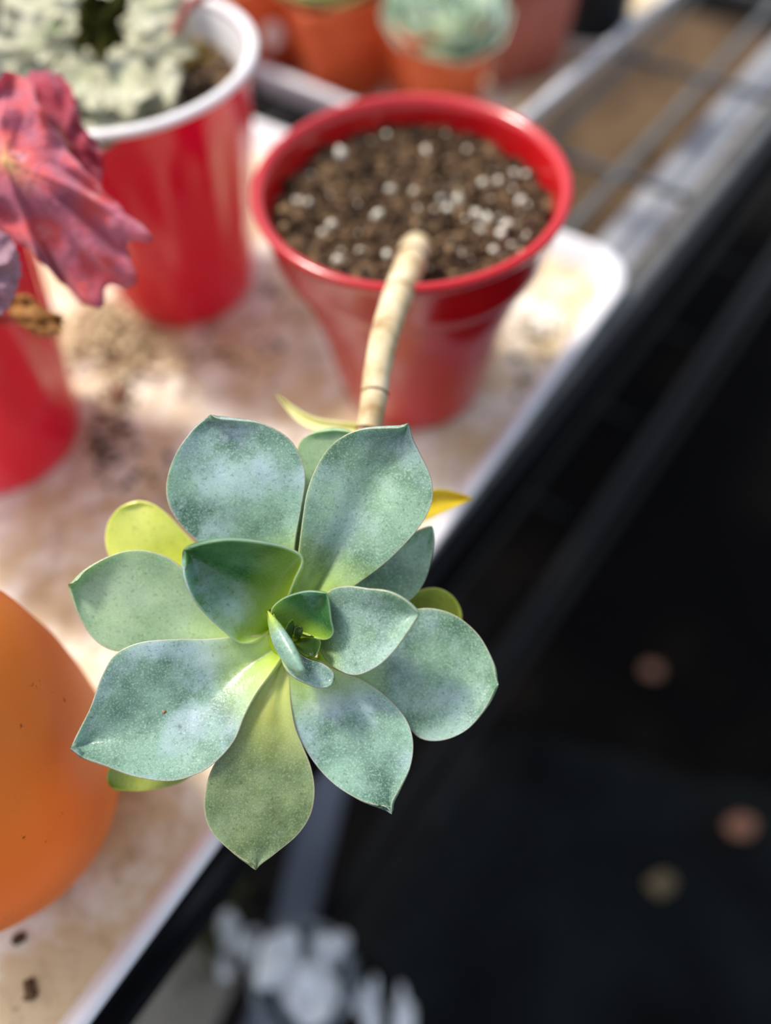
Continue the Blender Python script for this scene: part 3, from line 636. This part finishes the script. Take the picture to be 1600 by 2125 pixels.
# ------------------------------------------------------------------ dirt on the front tray
rn = random.Random(12); parts = []
spots = [(215, 880, 70, 80), (215, 880, 60, 80), (240, 930, 60, 60), (250, 760, 60, 50), (260, 690, 60, 60), (575, 715, 16, 14), (360, 1790, 20, 8), (65, 2050, 5, 16), (250, 820, 40, 40), (560, 620, 60, 40), (1110, 690, 60, 40), (1080, 790, 40, 40), (430, 720, 120, 60), (340, 1000, 120, 70), (40, 1945, 10, 7)]
for (u, w, su, sw) in spots:
    for k in range(24 if su > 20 else 9):
        p = on(u+rn.gauss(0, su*.5), w+rn.gauss(0, sw*.5), .002)
        if (p-K).dot(E2) > -.013 or (p-K).dot(E1) > -.013: continue
        if min((p.xy-c.xy).length for c in (OC, UC, PC, Vector((-.163, .221, 0)))) < .036: continue
        parts.append(lump(p+Vector((0, 0, .0006)), rn.uniform(.0005, .0017), k+w, 1, .5, (1.2, 1, .7)))
v, f = join(*parts); o = obj('soil_crumbs', v, f, M['crumb']); tag(o, 'dark soil crumbs spilled over the white tray', 'soil', kind='stuff')
M['straw'] = nmat('straw', [(.3, (176, 160, 120)), (.7, (222, 210, 178))], 150, .8)
parts = []
for k in range(170):
    u, w = 235+rn.gauss(0, 60), 675+rn.gauss(0, 45)
    a = on(u, w, .003+rn.random()*.010); 
    if min((a.xy-c.xy).length for c in (UC, Vector((-.163, .221, 0)))) < .041: continue
    d1 = Vector((rn.uniform(-1, 1), rn.uniform(-1, 1), rn.uniform(-.1, .4)))*.006; d2 = Vector((rn.uniform(-1, 1), rn.uniform(-1, 1), rn.uniform(-.3, .2)))*.006
    q = [a, a+d1, a+d1+d2]
    for z in q: z.z = max(z.z, .0032)
    parts.append(tube(q, rn.uniform(.0008, .0016), 5, 6))
v, f = join(*parts); o = obj('dry_litter', v, f, M['straw']); tag(o, 'tangle of dry straw coloured leaf litter between the red cups', 'litter', kind='stuff')
M['rust'] = nmat('rust', [(.3, (150, 50, 30)), (.7, (180, 76, 48))], 200, .8)
p = on(245, 818, .003); v, f = lump(p+Vector((0, 0, .001)), .0026, 3, 2, .5, (.7, 1.2, .6)); o = obj('leaf_scrap', v, f, M['rust']); tag(o, 'small rust red scrap lying on the tray between the cups', 'scrap')

# ------------------------------------------------------------------ below the shelf
M['card'] = nmat('cardboard', [(.3, (58, 43, 29)), (.7, (104, 82, 58))], 14, .85, .2)
def slab(name, c, ax, ay, th, m, label, cat, group=None):
    v, f = box(c+Vector((0, 0, th/2)), ax, ay, Vector((0, 0, th/2)), .2); o = obj(name, v, f, m, None, False); return tag(o, label, cat, group)
slab('cardboard_sheet', sq(.80, -.36, LZ+.0024), E1*.36, E2*.23, .004, M['card'], 'brown cardboard sheet on the lower wires, seen between upper wires', 'cardboard')
M['grey_plastic'] = nmat('grey_plastic', [(.3, (84, 90, 102)), (.7, (116, 122, 134))], 20, .4, .5)
a, b = on(690, 1590, LZ+.006), on(545, 2180, LZ+.006); dr = (b-a).normalized(); sd = Vector((-dr.y, dr.x, 0))
slab('plastic_plank', (a+b)/2+Vector((0, 0, -.0035)), dr*((b-a).length/2), sd*.012, .008, M['grey_plastic'], 'bluish grey plastic plank lying across the lower shelf', 'plank')
# crumpled foil
M['foil'], nt_, b_ = mat('foil', .3, .6); b_.inputs['Base Color'].default_value = lin((246, 248, 250)); b_.inputs['Metallic'].default_value = .25
bump(nt_, b_, nz(nt_, 140, 3), .8, .004)
def crumple(c, r, seed, flat, m, name, label, cat, group=None):
    v, f = lump(c, r, seed, 4, .75, flat); return tag(obj(name, v, f, m, None, True), label, cat, group)
c = on(640, 2030, LZ+.03); v, f = lathe([(.0001, 0), (.022, 0), (.026, .002), (.0275, .008), (.0275, .040), (.0255, .046), (.0255, .052), (.027, .053), (.027, .056), (.0235, .056), (.0235, .045), (.0255, .039), (.0255, .008), (.022, .004), (.0001, .003)], Vector((c.x, c.y, LZ+.0045)), 40)
M['glass'], nt_, b_ = mat('jar_glass', .08, .5); b_.inputs['Base Color'].default_value = lin((200, 206, 214)); b_.inputs['Transmission Weight'].default_value = .75
jar = thing('glass_jar', Vector((c.x, c.y, LZ+.0045)), 'clear glass jar stuffed with crumpled foil, below the shelf edge', 'jar'); obj('jar_wall', v, f, M['glass'], jar)
for k, (dx, dy, dz, r) in enumerate(((-.009, .006, .058, .013), (.006, -.007, .062, .014), (.011, .009, .05, .012), (-.006, -.010, .026, .011), (0, 0, .016, .014))):
    v, f = lump(Vector((c.x+dx, c.y+dy, LZ+.006+dz)), r*.8, k, 3, .7); o = obj('foil_scrap', v, f, M['foil'], None, False); tag(o, 'crumpled silver foil scrap inside the glass jar, ' + ('at its left', 'topmost, at the near side', 'at its right', 'at the lower left', 'at the very bottom')[k], 'foil', 'foil scraps in the jar')
for k, (u, w, r, lb) in enumerate(((480, 1940, .007, 'pale crumpled foil ball above the jar, by the olive moss'), (515, 1965, .006, 'pale crumpled foil ball right beside the jar'), (465, 2015, .005, 'smallest crumpled foil ball, left of the jar'), (765, 2090, .008, 'long crumpled foil strip right of the jar'), (835, 2115, .007, 'crumpled foil strip at the bottom edge, far right of the jar'))):
    p = on(u, w, LZ+.008); crumple(Vector((p.x, p.y, LZ+.0025+r*.9)), r, k+3, (.8, 1.2, .8) if k < 3 else (.6, 1.8, .6), M['foil'], 'foil_ball', lb, 'foil')
# olive moss clump
M['moss'] = nmat('moss', [(.3, (52, 56, 26)), (.7, (98, 98, 56))], 120, .9)
parts = []
for k in range(160):
    p = on(430+rn.gauss(0, 34), 1890+rn.gauss(0, 60), LZ+.004); a = Vector((p.x, p.y, LZ+.0026)); h = Vector((rn.uniform(-.01, .01), rn.uniform(-.01, .01), rn.uniform(.008, .02)))
    parts.append(tube([a, a+h*.5+Vector((rn.uniform(-.003, .003), 0, 0)), a+h], [.0016, .0012, .0005], 5, 5))
v, f = join(*parts); o = obj('moss_clump', v, f, M['moss']); tag(o, 'olive green moss clump on the lower shelf near foil', 'moss', kind='stuff')
M['beige'] = nmat('beige_board', [(.3, (120, 114, 104)), (.7, (150, 144, 132))], 20, .7)
a = on(370, 2110, LZ+.004); slab('beige_board', Vector((a.x, a.y, LZ+.0024)), (E1*.6-E2*.1).normalized()*.055, E2*.022, .004, M['beige'], 'pale beige board below the tray edge at the bottom', 'board')
# floor bits
M['tan_pebble'] = nmat('tan_pebble', [(.3, (96, 84, 60)), (.7, (130, 114, 84))], 60, .8)
M['pebble'] = nmat('pebble', [(.3, (120, 80, 62)), (.7, (150, 108, 86))], 60, .7)
M['cloth'] = nmat('dark_cloth', [(.3, (8, 10, 11)), (.7, (22, 26, 28))], 12, .95, .1)
vs, fs = [], []; n = 40
c0 = on(1330, 2000, FZ)
for side in (0, 1):
    for i in range(n+1):
        for j in range(n+1):
            x = (i/n-.5); y = (j/n-.5); e = 1+.5*noise.noise(Vector((math.atan2(y, x)*1.3, 3, 1))); e *= 1-.25*(abs(x)*2)**2*(abs(y)*2)**2; p = c0+Vector((x*.46*e, y*.36*e, 0)); p.z = FZ+.004+.03*max(0, noise.noise(Vector((x*6+y*3, y*2, 4)))+.35)-.0025*side; p.z = max(p.z, FZ+.003-.0025*side); vs.append(p)
B = (n+1)**2
for i in range(n):
    for j in range(n):
        a = i*(n+1)+j; q = (a, a+n+1, a+n+2, a+1); fs.append(q); fs.append(tuple(B+x for x in q[::-1]))
o = obj('dark_cloth', vs, fs, M['cloth']); tag(o, 'dark rumpled cloth on the floor at lower right', 'cloth')

from mathutils.bvhtree import BVHTree
bv = BVHTree.FromPolygons([tuple(v) for v in vs], fs)
for (u, w, r, m, lb) in ((1528, 1718, .011, 'pebble', 'reddish brown pebble lying on the dark cloth at right'), (1370, 1838, .009, 'tan_pebble', 'small tan pebble on the dark cloth, lower left of the reddish one'), (1350, 1395, .008, 'pebble', 'faint pebble on the bare dark floor beyond the cloth')):
    h = bv.ray_cast(EYE, ray(u, w).normalized())[0]; p = h if h else on(u, w, FZ)
    v, f = lump(p+Vector((0, 0, r*.62)), r, u, 3, .3, (1.2, .9, .7)); tag(obj('pebble', v, f, M[m]), lb, 'pebble', 'pebbles below the shelf')
